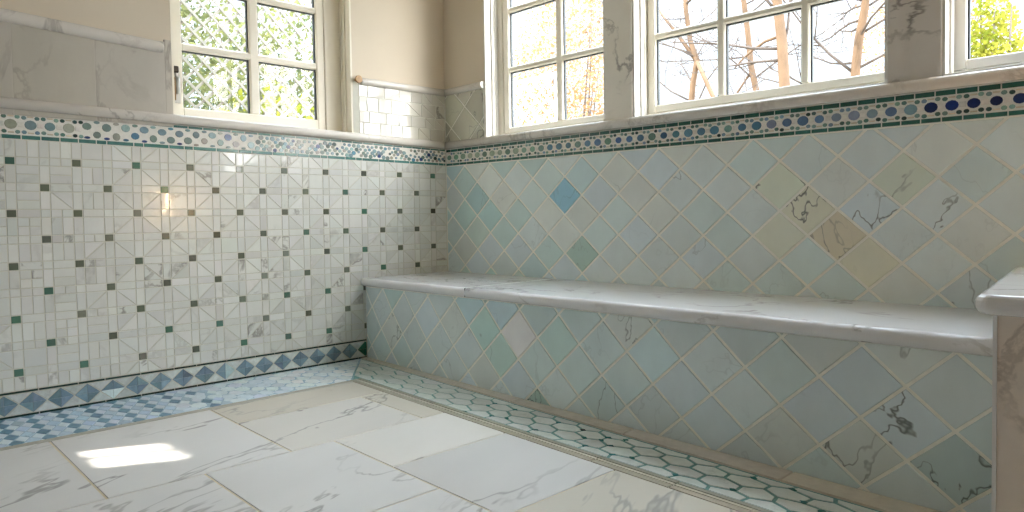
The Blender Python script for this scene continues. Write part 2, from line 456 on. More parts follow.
# right-hand border along the bench: pale oval cells with teal joints
mb = MB()
mb.face(list(mb.verts([mpF(.0, -.615, .001), mpF(.36, -.915, .001), mpF(3.05, -.955, .001), mpF(3.05, -.69, .001)])), 0)
for i in range(-1, 27):
    for j in range(0, 5):
        cx = .08 + .122 * i + (.061 if j % 2 else 0); cy0 = -.650 - .064 * j
        w, h = .061, .0427
        po = []
        for a, b in ((0, -h), (w, -h*.5), (w, h*.5), (0, h), (-w, h*.5), (-w, -h*.5)):
            q = random.Random(int(round((cx + a)*1000))*7919 + int(round((cy0 + b)*1000)))
            po.append((cx + a + q.gauss(0, .007), cy0 + b - .02*(cx + a) + q.gauss(0, .005)))
        cy = cy0 - .02 * cx
        pl = [(-.31, -.41, .41*.625), (.024, 1, -.632), (-.018, -1, .862), (1, 0, 3.0)]
        tile(mb, po, mpF, .0075 + (.003 if cx > 1.2 else 0), .0026, .0012, 1, jit(lin(176, 182, 178, .62), .05, .01), .5, planes=pl)
        if cx > .9:      # darker teal shards tucked into the joints
            for s in (-1, 1):
                if rnd.random() < .3:
                    a, b = cx + w*.98, cy + s*h*.5
                    sh = [(a - .014, b - .004*s), (a + .004, b - .012), (a + .016, b + .002), (a + .002, b + .012)]
                    if area(sh) < 0: sh = sh[::-1]
                    tile(mb, sh, mpF, .001, .0028, .0008, 1, jit(lin(40, 88, 86, .5), .25, .05), 1.0, planes=pl, amin=1e-5)
border_r = mb.build('mosaic_border', [M['grout_g'], M['fmos']], floor)
# stone edging strips round the borders
mb = MB()
ec = lin(150, 148, 138, .62)
tile(mb, [(.402, -3.3), (.436, -3.3), (.436, -.90), (.402, -.90)], mpF, .002, .005, .002, 0, ec, .3)
for o0, o1, c in ((-.868, -.890, lin(134, 132, 120, .62)), (-.892, -.908, lin(166, 160, 146, .62)), (-.910, -.936, lin(142, 136, 122, .62))):
    n = 9
    for i in range(n):
        a, b = .40 + i*.3, .40 + (i+1)*.3
        tile(mb, [(a, o1 - .016*a), (b, o1 - .016*b), (b, o0 - .016*b), (a, o0 - .016*a)], mpF, .0025, .005, .0015, 0, jit(c, .05), .3)
n = 5
for i in range(n):
    a, b = .004 + i*.6, .004 + (i+1)*.6
    tile(mb, [(a, -.628 - .024*a), (b, -.628 - .024*b), (b, -.586), (a, -.586)], mpF, .002, .007, .003, 0, jit(lin(170, 163, 150, .62), .04), .2)
mb.build('edging_strip', [M['fmos']], floor)

# ------------------------------------------------------------------ left wall: pinwheel mosaic field
def polyf(c): return lambda u, v: (lambda t: (sum(a*b for a, b in zip(c[0], t)), sum(a*b for a, b in zip(c[1], t))))([1, u, v, u*v, u*u, v*v, u**3/100])
gL = polyf([[-2.070635579869694, 0.11426354596773618, 0.0007573175135702432, 3.87179377415274e-05, -0.0001034716850771833, 0.00011933608099140222, 0.0011037268533588933],
            [1.0111036942429805, -0.0004606066595878142, 0.10329846192518131, -5.732138394963938e-06, 7.991393451655011e-05, -0.00014008845225507846, -0.0002843813615182948]])
def gLc(u, v): return gL(max(-6, min(20, u)), v)
mb = MB()
mb.face(list(mb.verts([mpL(-3.3, .1, .001), mpL(0, .1, .001), mpL(0, zbL(0), .001), mpL(-3.3, zbL(-3.3), .001)])), 0)
LP = [(-1, 0, 3.29), (1, 0, -.003), (0, -1, -.106), (.0095, 1, 1.0755)]
wm = lin(183, 185, 182, .65); dk = lin(64, 74, 64, .5)
def Lt(poly, tint, vein=0.0, m=1): tile(mb, [gLc(u, v) for u, v in poly], mpL, .0028, .0028, .0008, m, tint, vein, planes=LP, tilt=.005)
def wt():
    r = rnd.random()
    c = jit(wm, .045, .008)
    return c, (1.0 if r > .87 else .3 if r > .55 else 0.0)
s = .155
for u in range(-11, 19):
    for v in range(-10, 2):
        dot = (u + v) % 2 != 0
        if dot:
            g = rnd.random()
            c = jit(lin(70, 76, 66, .5) if g < .6 else lin(54, 84, 72, .5) if g < .9 else lin(92, 96, 88, .5), .15, .03)
            Lt(rect(u - s*.97, u + s*.97, v - s*.97, v + s*.97), c, .4)
        else:
            Lt(rect(u - s, u + s, v - s, v + s), *wt())
        # strips along the row and the column
        if u < 2 and rnd.random() < .55:
            Lt(rect(u + s, u + .5, v - s, v + s), *wt()); Lt(rect(u + .5, u + 1 - s, v - s, v + s), *wt())
        else: Lt(rect(u + s, u + 1 - s, v - s, v + s), *wt())
        Lt(rect(u - s, u + s, v + s, v + 1 - s), *wt())
        # the square cell
        a0, a1, b0, b1 = u + s, u + 1 - s, v + s, v + 1 - s
        r = rnd.random()
        if u < 2 and r < .72:
            if r < .34:
                Lt(rect(a0, (a0+a1)/2, b0, b1), *wt()); Lt(rect((a0+a1)/2, a1, b0, b1), *wt())
            elif r < .55:
                Lt(rect(a0, a1, b0, (b0+b1)/2), *wt()); Lt(rect(a0, a1, (b0+b1)/2, b1), *wt())
            else:
                for q0 in (a0, (a0+a1)/2): 
                    for q1 in (b0, (b0+b1)/2): Lt(rect(q0, q0 + (a1-a0)/2, q1, q1 + (b1-b0)/2), *wt())
        elif r > .93: Lt(rect(a0, a1, b0, b1), *wt())
        else:
            if not dot:      # dots sit at (u+1,v) and (u,v+1)
                Lt([(a0, b0), (a1, b0), (a0, b1)], *wt()); Lt([(a1, b0), (a1, b1), (a0, b1)], *wt())
            else:
                Lt([(a0, b0), (a1, b0), (a1, b1)], *wt()); Lt([(a0, b0), (a1, b1), (a0, b1)], *wt())
mb.build('mosaic_field', [M['grout_l'], M['mosaic']], wall_left)

# mosaic border under the rail, left wall
BLUES = [(lin(112, 134, 142, .55), 5), (lin(150, 150, 140, .58), 4), (lin(110, 128, 122, .55), 4), (lin(44, 62, 98, .5), 1.2), (lin(78, 118, 134, .55), 2), (lin(140, 162, 164, .58), 3), (lin(60, 78, 76, .5), 1.2)]
BLUES = [(tuple(x*.72 for x in c), w_) for c, w_ in BLUES]
def pick(L):
    t = rnd.uniform(0, sum(w for _, w in L))
    for c, w in L:
        t -= w
        if t <= 0: return c
    return L[-1][0]
green = lin(42, 86, 80, .5)
def border(mb, mp, a0, a1, zlo, zhi, style, P, gcol, top=.86, f=1.0):
    """a band of dots between two rows of slim green tiles; b runs 0..1 from bottom to top"""
    cb, rr, pu = (.51, .165, (.265, .755)) if f == 1.0 else (.485, .165, (.262, .708))
    def B(a, b): return (a, zlo(a) + b * (zhi(a) - zlo(a)))
    def t(poly, col, gap=.003, vein=.6, h=.003): tile(mb, [B(a, b) for a, b in poly], mp, gap, h, .001, 1, col, vein, planes=[(-1, 0, -a0 - .002), (1, 0, a1 - .002)], amin=8e-6)
    H = .10
    a = a0
    while a < a1:
        L = P * (1 if style(a) == 'flower' else rnd.choice((1, 1, 1.6, .6)))
        t(rect(a, a + L, .0, .165), jit(gcol, .10, .03)); a += L
    a = a0 - P*.3
    while a < a1:
        t(rect(a, a + P, top, .985), jit(tuple(x*.9 for x in gcol), .12, .03)); a += P
    a = a0 + P * .5
    while a < a1 + P:
        if style(a) == 'flower':
            warm = rnd.random()
            dc = jit(pick(DOTS(a)), .15, .04)
            k = rnd.uniform(.9, 1.12)
            t(ngon(a, cb, .0208*k, rr*k, 12), dc, .001)
            wc = (.86, .84, .78)
            t(rect(a + P*.5 - .0115, a + P*.5 + .0115, cb - .09, cb + .09), jit(wc, .05), .002, .1)
            for sa in (-1, 1):
                for bb in pu:
                    pc = jit(pick([(lin(66, 92, 86, .5), 3), (lin(98, 122, 116, .5), 3), (lin(40, 60, 58, .5), 1.2), (lin(96, 118, 134, .5), 1.4)]), .15, .04)
                    t(ngon(a + P*.5 + sa*.0108, bb + rnd.gauss(0, .012), .0100, .076, 8, rnd.random()), pc, .001)
            for bb in (pu[0] - .03, pu[1] + .03):
                t(rect(a - .0115, a + .0115, bb - .035, bb + .035), jit(lin(180, 170, 152, .62), .08), .002, .1)
            a += P
        elif style(a) == 'zigzag':
            q = .037
            n = int(round((a - a0) / q))
            for bb, ph in ((.36, 0), (.66, 1)):
                if n % 2 == ph:
                    t(ngon(a, bb + rnd.gauss(0, .02), .0185*rnd.uniform(.85, 1.1), .15*rnd.uniform(.9, 1.1), 10, rnd.random()), jit(pick(BLUES), .12, .04), .001)
            if n % 2 == 0: t(ngon(a, .80, .013, .065, 8), jit(pick(BLUES), .15, .04), .001)
            else: t(ngon(a, .225, .013, .06, 8), jit(pick(BLUES), .15, .04), .001)
            a += q
        else:
            q = .0145
            n = int(round((a - a0) / q))
            for kk, bb in enumerate((.26, .42, .58, .75)):
                if (n + kk) % 2 == 0 and rnd.random() < .93:
                    k = rnd.uniform(.75, 1.15)
                    t(ngon(a + rnd.gauss(0, .002), bb + rnd.gauss(0, .025), .0125*k, .105*k, 9, rnd.random()), jit(pick(BLUES), .14, .04), .001)
            a += q
def DOTS(a): return [(lin(96, 114, 122, .55), 3), (lin(130, 130, 120, .58), 2), (lin(44, 80, 104, .5), 2)]
mb = MB()
mb.face(list(mb.verts([mpL(-3.3, zbL(-3.3), .0012), mpL(0, zbL(0), .0012), mpL(0, zrL(0) + .02, .0012), mpL(-3.3, zrL(-3.3) + .02, .0012)])), 0)
border(mb, mpL, -3.2, -.003, zbL, zrL, lambda a: 'flower' if a < -1.93 else 'zigzag' if a < -1.18 else 'small', .066, lin(56, 92, 88, .5))
mb.build('mosaic_border', [M['grout_d'], M['dots']], wall_left)

# marble panels and the tiled corner above the rail
mb = MB()
for a, b in ((-3.3, -2.68), (-2.68, -2.166), (-2.166, -1.877), (-1.877, -1.60)):
    tile(mb, rect(a, b, 1.19, 1.565), mpL, .0024, .010, .001, 0, jit((1, .99, .97), .03, .01), 1.0)
tile(mb, rect(-1.60, -1.569, 1.19, 1.575), mpL, .002, .010, .0015, 0, (1, .99, .97), 1.0)
mb.box((0, -3.3, 1.19), (.0088, -1.569, 1.563), off=.3)
mb.build('marble_panel', M['panel'], wall_left)
mb = MB()
mb.face(list(mb.verts([mpL(-.635, 1.19, .001), mpL(0, 1.19, .001), mpL(0, 1.52, .001), mpL(-.635, 1.52, .001)])), 0)
CP = region(-.600, -.003, 1.20, 1.512)
z = 1.505
r = 0
while z > 1.2:
    h = (.075, .078, .062, .07, .05)[r % 5]
    a = -.62 - (.04 if r % 2 else 0)
    while a < 0:
        w = rnd.choice((.085, .10, .075, .11)); c = jit(lin(182, 180, 170, .78), .05, .008)
        v = 1.0 if rnd.random() > .75 else .1
        if a > -.3 and rnd.random() < .5:
            tile(mb, [(a, z-h), (a+w, z-h), (a, z)], mpL, .0035, .003, .001, 1, c, v, CP, .01); tile(mb, [(a+w, z-h), (a+w, z), (a, z)], mpL, .0035, .003, .001, 1, jit(c, .03), v, CP, .01)
        else: tile(mb, rect(a, a+w, z-h, z), mpL, .0035, .003, .001, 1, c, v, CP, .01)
        a += w
    z -= h; r += 1
mb.build('corner_tile', [M['grout_l'], M['mosaic']], wall_left)

# ------------------------------------------------------------------ baseboard of the left wall: a row of blue diamonds
mb = MB()
mb.box((0, -3.3, -.06), (.0012, BENCH_Y - .002, .107), m=0)
bc = lin(98, 118, 130, .58); bw = lin(174, 180, 178, .62); gd = lin(22, 44, 40, .5)
BP = region(-3.3, BENCH_Y - .003, -.02, .2)
a = -3.3
while a < -.5:
    L = rnd.choice((.12, .14, .10))
    tile(mb, rect(a, a+L, .094, .105), mpL, .0025, .0055, .001, 1, jit(gd, .15), .1, BP, amin=1e-6)
    L2 = L
    tile(mb, rect(a, a+L2, .000, .011), mpL, .0025, .0055, .001, 1, jit(gd, .15), .1, BP, amin=1e-6)
    a += L
k = 0
p_ = .0965
for k in range(0, 29):
    c = -.596 - p_*k; zc = .052; hz = .041; ha = p_*.49
    special = k
    for (da, dz, db, de) in ((ha, 0, 0, hz), (0, hz, -ha, 0), (-ha, 0, 0, -hz), (0, -hz, ha, 0)):
        col = jit(bc, .14, .03)
        if k == 0: col = jit(lin(30, 78, 66, .5), .1)
        if k == 8 and da + db > 0: col = jit(lin(150, 170, 172, .6), .05)
        if k == 13 and (dz + de) < 0: col = jit(lin(186, 200, 206, .62), .05)
        tile(mb, [(c, zc), (c + da, zc + dz), (c + db, zc + de)], mpL, .0003, .0032, .0004, 1, col, .6, BP)
    for sz in (1, -1):
        po = [(c + ha*.06, zc + sz*hz), (c + p_ - ha*.06, zc + sz*hz), (c + p_/2, zc + sz*.002)]
        tile(mb, po, mpL, .002, .003, .0008, 1, jit(bw, .05, .01), .5, BP)
tag(mb.build('baseboard_left', [M['grout_l'], M['dots']]), kind='structure')

# ------------------------------------------------------------------ back wall: diamond tiles
gB = polyf([[0.059415492315100474, 0.10925715624422076, 0.0014402877437317907, -3.5006572527741114e-05, 0.0003398476914199672, 0.00012945606863103013, -0.0009084822097982954],
            [0.776015871005367, -0.0013742915316018157, 0.09682179967864386, 8.319543695750885e-05, 2.2893130546341274e-05, 0.0001310602730719232, 0.0001248556498483036]])
gC = polyf([[0.0659240270025158, 0.09157694543543561, 0.010304906135462212, -0.00036954418876430223, 0.001184258601229199, 0.0014776546775370426, -0.0016235459796272722],
            [0.28823764934751783, -0.00488146790576539, 0.10945553185970894, -0.0001042837246056893, 0.00014812131854087876, 0.0015040732378917613, 8.830465149548797e-05]])
pal = [(lin(149, 157, 158, .40), 6), (lin(145, 156, 156, .40), 4), (lin(152, 157, 155, .40), 4), (lin(148, 157, 161, .40), 4)]
def diamonds(mb, g, mp, planes, urange, vrange, special, gap, green_left=0.0):
    for u in urange:
        for v in vrange:
            if (u + v) % 2 == 0: continue
            po = [g(u, v-1), g(u+1, v), g(u, v+1), g(u-1, v)]
            c = jit(pick(pal), .035, .002); vein = .16 if rnd.random() < .6 else .5 if rnd.random() < .25 else 0
            if rnd.random() < green_left * max(0, 1 - u/12): c = tuple(x*y for x, y in zip(c, (.86, .95, .93)))
            if (u, v) in special:
                c2, vein = special[(u, v)]
                if c2: c = jit(c2, .02, .005)
            tile(mb, po, mp, gap, .004, .0015, 1, c, vein, planes, .004)
beige = lin(156, 157, 145, .40)
spB = {(8, 1): (lin(104, 136, 150, .40), .3), (19, 0): (beige, 1), (20, -1): (lin(152, 148, 134, .40), 1), (18, 1): (lin(152, 158, 148, .40), .9), (18, -1): (lin(158, 162, 152, .40), .9),
       (21, 0): (None, .9), (22, 1): (lin(150, 156, 148, .40), .9), (23, 0): (None, .9), (21, -2): (lin(154, 155, 144, .40), .2), (2, 1): (lin(126, 146, 148, .40), .4), (3, 0): (lin(132, 152, 152, .40), .4), (9, -2): (lin(126, 145, 140, .40), .5), (22,-1): (None, .1)}
mb = MB()
SLAB = lambda x: .436 - .003*x
mb.face(list(mb.verts([mpB(0, .30, .001), mpB(3.4, .30, .001), mpB(3.4, zbB(3.4), .001), mpB(0, zbB(0), .001)])), 0)
diamonds(mb, gB, mpB, [(-1, 0, -.004), (1, 0, 3.4), (.0, -1, -.40), (.0075, 1, 1.074)], range(-2, 32), range(-6, 6), spB, .0090, .5)
mb.build('diamond_field', [M['grout_t'], M['tile']], wall_back)
mb = MB()
mb.face(list(mb.verts([mpB(0, zbB(0), .0012), mpB(3.4, zbB(3.4), .0012), mpB(3.4, zrB(3.4) + .02, .0012), mpB(0, zrB(0) + .02, .0012)])), 0)
def DOTS(a):
    if a < .75: return [(lin(92, 118, 104, .5), 3), (lin(120, 132, 122, .5), 2)]
    if a < 2.0: return [(lin(66, 98, 118, .5), 3), (lin(84, 112, 106, .5), 1.5), (lin(54, 84, 116, .5), 1.5)]
    if a < 2.55: return [(lin(70, 92, 118, .5), 2), (lin(98, 108, 126, .5), 2), (lin(112, 134, 140, .5), 2)]
    return [(lin(22, 34, 70, .5), 3), (lin(30, 48, 104, .5), 2), (lin(102, 128, 138, .5), 2)]
border(mb, mpB, .004, 3.4, zbB, zrB, lambda a: 'flower', .063, lin(40, 78, 70, .5), .80, .90)
mb.build('mosaic_border', [M['grout_d'], M['dots']], wall_back)
# corner left of the first back window: larger diamond tiles
mb = MB()
mb.face(list(mb.verts([mpB(0, 1.19, .001), mpB(.355, 1.19, .001), mpB(.355, 1.52, .001), mpB(0, 1.52, .001)])), 0)
for i in range(-2, 4):
    for j in range(-3, 4):
        if (i + j) % 2: continue
        c = (.06 + .125*i, 1.41 + .115*j)
        tile(mb, [(c[0], c[1]-.115), (c[0]+.125, c[1]), (c[0], c[1]+.115), (c[0]-.125, c[1])], mpB, .007, .004, .0015, 1, jit(lin(158, 158, 146, .55), .06, .01), .8, region(.004, .352, 1.195, 1.512))
mb.build('corner_tile', [M['grout_t'], M['tile']], wall_back)
# marble cladding of the piers between the windows
for x0, x1 in ((W2[1], W3[0]), (W3[1], W4[0])):
    mb = MB(); mb.box((x0, -.006, 1.19), (x1, .098, ZT + .3), bev=.002, off=x0*.37, tint=(1.22, 1.25, 1.25) if x0 < 2 else (.96, .97, 1.0))
    mb.build('marble_pier', M['pier'], wall_back)

# ------------------------------------------------------------------ marble rails and cap mouldings
def bull(mp, stations, d, zb, zt, r=None, back=-.002, n=7):
    """rail with a rounded nose: a list of rings along the wall; d = projection"""
    rings = []
    for a in stations:
        b, t = zb(a), zt(a); rr = min((t-b)/2, d) if r is None else r
        pr = [(back, b), (d - rr, b)]
        for i in range(1, n): 
            th = -math.pi/2 + math.pi*i/n
            pr.append((d - rr + rr*math.cos(th), (b+t)/2 + (t-b)/2*math.sin(th)))
        pr += [(d - rr, t), (back, t)]
        rings.append([mp(a, z_, h) for h, z_ in pr])
    return rings
def rail(name, mp, stations, d, zb, zt, mat, r=None, flip=False):
    mb = MB(); mb.sweep(None, bull(mp, stations, d, zb, zt, r), 0, True, flat=.0155)
    return mb.build(name, mat, fix=True)
tag(rail('trim_1', mpL, [-3.29, -1.53, -1.527, -.6, 0.0], .032, zrL, lambda y: zrL(y) + .042, M['rail'], .014), kind='structure')
tag(rail('trim_2', mpB, [.0, 1.0, 2.037, 3.4], .032, zrB, lambda x: zrB(x) + .042, M['rail'], .014), kind='structure')
zc0 = lambda y: 1.510 - .062 * (y + 1.61)
tag(rail('trim_3', mpL, [-3.29, -2.4, -1.64, -1.622, -1.612, -1.606], .032, lambda y: zc0(y) + max(0, y + 1.622)*.3, lambda y: zc0(y) + .052 - max(0, y + 1.622)*.6, M['rail'], None), kind='structure')
def ch(y): return .037
tag(rail('trim_4', mpL, [-.590, -.584, -.3, 0], .026, lambda y: 1.492, lambda y: 1.492 + .040, M['rail'], None), kind='structure')
tag(rail('trim_5', mpB, [0, .2, .345, .352], .026, lambda x: 1.492, lambda x: 1.532, M['rail'], None), kind='structure')

# ------------------------------------------------------------------ windows
def window(name, mp, a0, a1, vbars, hbars, ag0, ag1, zg0, latch=False, bead=.055, wcol='white', fcol='cream', parts_right=None, D=.10):
    root = tag(empty(name, mp((a0 + a1)/2, .1, ZO)), kind='structure')
    # lining of the reveal with a stepped bead
    mb = MB()
    mb.box((a0 + .0005, .0, ZO), (a0 + .010, D, ZT), mp); mb.box((a1 - .010, .0, ZO), (a1 - .0005, D, ZT), mp)
    mb.box((a0, .0, ZT - .012), (a1, D, ZT), mp)
    for x in (a0 + .010, a1 - .018): mb.box((x, .045, ZO), (x + .008, .058, ZT), mp, bev=.002)
    for x in (a0 + .010, a1 - .014): mb.box((x, .078, ZO), (x + .004, .086, ZT), mp)
    mb.build('jamb', M[wcol], root)
    mb = MB(); mb.box((a0, -.001, ZO - .004), (a1, D + .05, 1.215), mp, bev=.002); mb.build('sill', M['rail'], root)
    # fixed frame and sash
    mb = MB()
    f0, f1 = ag0 - .045, ag1 + .045
    mb.box((a0, D, 1.21), (f0, D + .05, ZT), mp, bev=.003); mb.box((f1, D, 1.21), (a1, D + .05, ZT), mp, bev=.003)
    mb.box((f0, D, 1.21), (f1, D + .05, 1.235), mp, bev=.003); mb.box((f0, D, ZT - .05), (f1, D + .05, ZT), mp)
    mb.build('frame', M[fcol], root)
    mb = MB()
    mb.box((f0 + .002, D + .004, 1.236), (ag0, D + .045, ZT - .05), mp, bev=.004); mb.box((ag1, D + .004, 1.236), (f1 - .002, D + .045, ZT - .05), mp, bev=.004)
    mb.box((ag0, D + .004, 1.236), (ag1, D + .045, zg0), mp, bev=.004)
    mb.build('sash', M[fcol], root)
    for x0, x1 in vbars:
        mb = MB(); mb.box((x0, D + .006, zg0), (x1, D + .040, ZT - .05), mp, bev=.006); mb.build('muntin', M[fcol], root)
    for z0, z1 in hbars:
        mb = MB(); mb.box((ag0, D + .007, z0), (ag1, D + .039, z1), mp, bev=.006); mb.build('muntin', M[fcol], root)
    xs = [ag0] + [q for b in vbars for q in b] + [ag1]; zs = [zg0] + [q for b in hbars for q in b] + [ZT - .05]
    gk = MB()
    for i in range(0, len(xs), 2):
        for j in range(0, len(zs), 2):
            x0, x1, z0, z1 = xs[i], xs[i+1], zs[j], zs[j+1]
            mb = MB(); mb.box((x0 - .002, D + .026, z0 - .002), (x1 + .002, D + .030, z1 + .002), mp); mb.build('pane', M['glass'], root)
            g = .006
            for (p0, p1, q0, q1) in ((x0, x0 + g, z0, z1), (x1 - g, x1, z0, z1), (x0 + g, x1 - g, z1 - g, z1)):
                gk.box((p0, D + .021, q0), (p1, D + .035, q1), mp)
    gk.build('gasket', M['gasket'], root)
    return root
mW = lambda a, d, z: (-d, a, z)
mV = lambda a, d, z: (a, d, z)
w1 = window('window_1', mW, W1[0], W1[1], [(-1.155, -1.107)], [(1.566, 1.600), (1.862, 1.893), (2.15, 2.18)], -1.482, -.785, 1.298, fcol='cream', wcol='cream')
w2 = window('window_2', mV, W2[0], W2[1], [(.806, .850)], [(1.580, 1.609), (1.912, 1.940), (2.24, 2.26)], .448, 1.155, 1.268)
w3 = window('window_3', mV, W3[0], W3[1], [(1.752, 1.788), (2.122, 2.156)], [(1.578, 1.606), (1.90, 1.93), (2.22, 2.25)], 1.432, 2.440, 1.272)
w4 = window('window_4', mV, W4[0], W4[1], [(3.10, 3.14)], [(1.585, 1.612), (1.90, 1.93), (2.22, 2.25)], 2.697, 3.54, 1.272, fcol='white')
# casement stay on the left jamb of the left window
mb = MB()
px, py = -.088, -1.512
mb.box((-.1005, -1.545, 1.315), (-.096, -1.497, 1.48), bev=.001)
mb.build('latch_plate', M['white'], w1)
mb = MB(); mb.tube([(px, py, 1.355), (px, py, 1.43)], [.010, .010], 10); mb.tube([(px, py - .006, 1.43), (px, py - .006, 1.455)], [.006, .006], 8)
la = mb.build('latch', M['chrome'], w1)
mb = MB(); mb.box((px - .012, py - .018, 1.452), (px + .012, py + .004, 1.482), bev=.003); tag(mb.build('latch_cap', M['iron'], w1), 'dark cap at the head of the latch')
mb = MB(); mb.box((px - .010, py - .022, 1.325), (px + .008, py - .011, 1.43), bev=.001); tag(mb.build('latch_leaf', M['brass'], w1), 'brass edge of the latch')

# ------------------------------------------------------------------ bench
bench = tag(empty('bench', (1.4, -.3, -.03)), 'built-in bench with white marble seat and pale blue diamond tile front', 'bench')
XE = lambda y: 2.890 - .1157 * y - .003             # face of the partition it runs into
mb = MB()
mb.prism([(.004, BENCH_Y + .001), (XE(BENCH_Y), BENCH_Y + .001), (XE(0), -.006), (.004, -.006)], -.10, .392)
mb.build('base', M['plaster'], bench)
mb = MB()
mb.face(list(mb.verts([mpC(.004, -.09, .001), mpC(2.955, -.09, .001), mpC(2.955, .40, .001), mpC(.004, .40, .001)])), 0)
spC = {(15, -2): (None, 1), (17, 0): (lin(138, 152, 154, .36), 1), (16, 1): (None, .8), (25, -2): (lin(124, 136, 136, .36), 1), (24, -1): (None, .9), (23, -2): (None, .9), (24, 1): (None, .7), (22, -1): (None, .1), (11, 0): (lin(172, 180, 182, .40), 0), (12, -3): (lin(120, 138, 134, .38), .9), (9, 0): (lin(132, 150, 147, .38), .5), (10, -1): (lin(134, 150, 147, .38), .4), (13, 0): (lin(136, 152, 149, .38), .6), (22,1): (None,.6), (8,1): (lin(140,156,161,.40),.2), (10,1): (lin(142,157,162,.40),.2)}
def gCs(u, v): return gC(u, max(-4.2, min(3.2, v)))
diamonds(mb, gCs, mpC, [(-1, 0, -.005), (1, 0, 2.953), (0, -1, .082), (.0045, 1, .396)], range(-3, 32), range(-5, 5), spC, .0086, .3)
mb.build('tiled_front', [M['grout_t'], M['tile']], bench)
def slab(x0, x1, endR=None):
    mb = MB(); rings = []
    yf = -.618; rr = .019
    xs = [x0, x0 + .004] + [x0 + (x1-x0)*i/6 for i in range(1, 6)] + [x1 - .004, x1]
    for k, x in enumerate(xs):
        e = .003 if k in (0, len(xs)-1) else 0
        t, b = .442 - .0045*x, .398 - .0058*x
        pr = [(-.005, b + e), (yf + rr, b + e)]
        for i in range(1, 9):
            th = math.pi*i/9
            pr.append((yf + rr - (rr - e)*math.sin(th), (b+t)/2 - ((t-b)/2 - e)*math.cos(th)))
        pr += [(yf + rr, t - e), (-.005, t - e)]
        f = (x - x0)/(x1 - x0)
        rings.append([((x if not endR else x0 + f*(endR(y) - x0)), y, z_) for y, z_ in pr])
    mb.sweep(None, rings, 0, True, flat=.05, off=x0*.3)
    return mb.build('seat_slab', M['slab'], bench, fix=True)
slab(.0045, .868)
slab(.8715, 2.95, lambda y: XE(y) - .002)
mb = MB(); mb.box((.8682, -.611, .396), (.8713, -.006, .4365)); tag(mb.build('slab_joint', M['joint'], bench), 'dark joint between the two seat slabs')

# ------------------------------------------------------------------ partition on the right
part = tag(empty('marble_partition', (3.25, -.45, -.07)), 'low veined marble partition with a white cap, at the right end of the bench', 'partition')
mb = MB()
mb.prism([(3.000, -.930), (3.55, -.945), (3.55, -.004), (2.890, -.004)], -.098, .531, off=.2)
po = mb.build('body', M['post'], part)
mb = MB(); mb.prism([(2.998, -.9335), (3.006, -.9335), (3.006, -.926), (2.998, -.926)], -.098, .531, vein=0.0); tag(mb.build('corner_bead', M['slab'], part), 'pale polished corner edge')
# cap: bullnosed outline
mb = MB()
out = [(2.968, -.960), (3.56, -.975), (3.56, -.004), (2.857, -.004)]
z0, z1 = .530, .574
lay = []
n = 8
for i in range(n + 1):
    th = -math.pi/2 + math.pi*i/n
    d = .016 * (1 - math.cos(th)); zz = (z0+z1)/2 + (z1-z0)/2*math.sin(th)
    q = inset(out, d) if d > 1e-4 else out
    # soften the outer corner
    pts = []
    p0, p1, p3 = q[0], q[1], q[3]
    c = .022
    a = Vector(p0) + (Vector(p3) - Vector(p0)).normalized()*c; b = Vector(p0) + (Vector(p1) - Vector(p0)).normalized()*c
    m_ = (a + b)/2*.45 + Vector(p0)*.55
    m1 = (a*.6 + m_*.55)/1.15; m2 = (b*.6 + m_*.55)/1.15
    pts = [tuple(a), tuple(m1), tuple(m2), tuple(b), q[1], q[2], q[3]]
    lay.append([(x, y, zz) for x, y in pts])
mb.sweep(None, lay, 0, False, off=.31)
mb.build('cap', M['slab'], part, fix=True)

# ------------------------------------------------------------------ small wooden peg on the end of the corner rail
peg = tag(empty('wooden_peg', (.0, -.6015, 1.520)), 'small round wooden peg on the wall at the window end of the corner marble rail', 'peg')
def lathe(axis_pts, name, mat, parent):
    mb = MB(); mb.tube([p for p, _ in axis_pts], [r for _, r in axis_pts], 20); return mb.build(name, mat, parent)
PY, PZ = -.613, 1.517
lathe([((.0005, PY, PZ), .008), ((.024, PY, PZ), .008)], 'stem', M['wood'], peg)
lathe([((.022, PY, PZ), .017), ((.024, PY, PZ), .020), ((.032, PY, PZ), .020), ((.034, PY, PZ), .018)], 'head', M['wood'], peg)

# ------------------------------------------------------------------ small lit lamp on the right wall (seen only as a glint in the mosaic)
lamp = tag(empty('wall_lamp', (X1, -.213, .80)), 'small lit wall lamp that glints as one warm streak in the mosaic wall', 'lamp')
mb = MB(); mb.box((X1 - .02, -.25, .80), (X1 - .001, -.176, 1.08), bev=.004); mb.build('back_plate', M['brass'], lamp)
mb = MB(); mb.tube([(X1 - .06, -.213, .84), (X1 - .06, -.213, 1.05)], [.042, .042], 16); mb.build('glass_shade', M['lamp'], lamp)
mb = MB(); mb.box((X1 - .08, -.235, .815), (X1 - .015, -.191, .835), bev=.004); mb.build('bracket', M['brass'], lamp)

# ------------------------------------------------------------------ garden
mb = MB(); mb.box((-14, -8, -.7), (12, 18, -.45)); tag(mb.build('ground', M['ground']), kind='structure')
GZ = -.46
def leaves(mb, c, r, n, size, seed, m=0, hollow=.5, asp=.6):
    R = random.Random(seed)
    for _ in range(n):
        while True:
            d = Vector((R.uniform(-1, 1), R.uniform(-1, 1), R.uniform(-1, 1)))
            if hollow*R.random() < d.length < 1: break
        p = Vector(c) + Vector((d.x*r[0], d.y*r[1], d.z*r[2]))
        u = Vector((R.gauss(0, 1), R.gauss(0, 1), R.gauss(0, 1))).normalized()
        w = u.cross(Vector((R.gauss(0, 1), R.gauss(0, 1), R.gauss(0, 1)))).normalized()
        s = size * R.uniform(.6, 1.35)
        i = list(mb.verts([p - u*s, p + w*s*asp - u*s*.1, p + u*s, p - w*s*asp - u*s*.1]))
        mb.face(i, m)
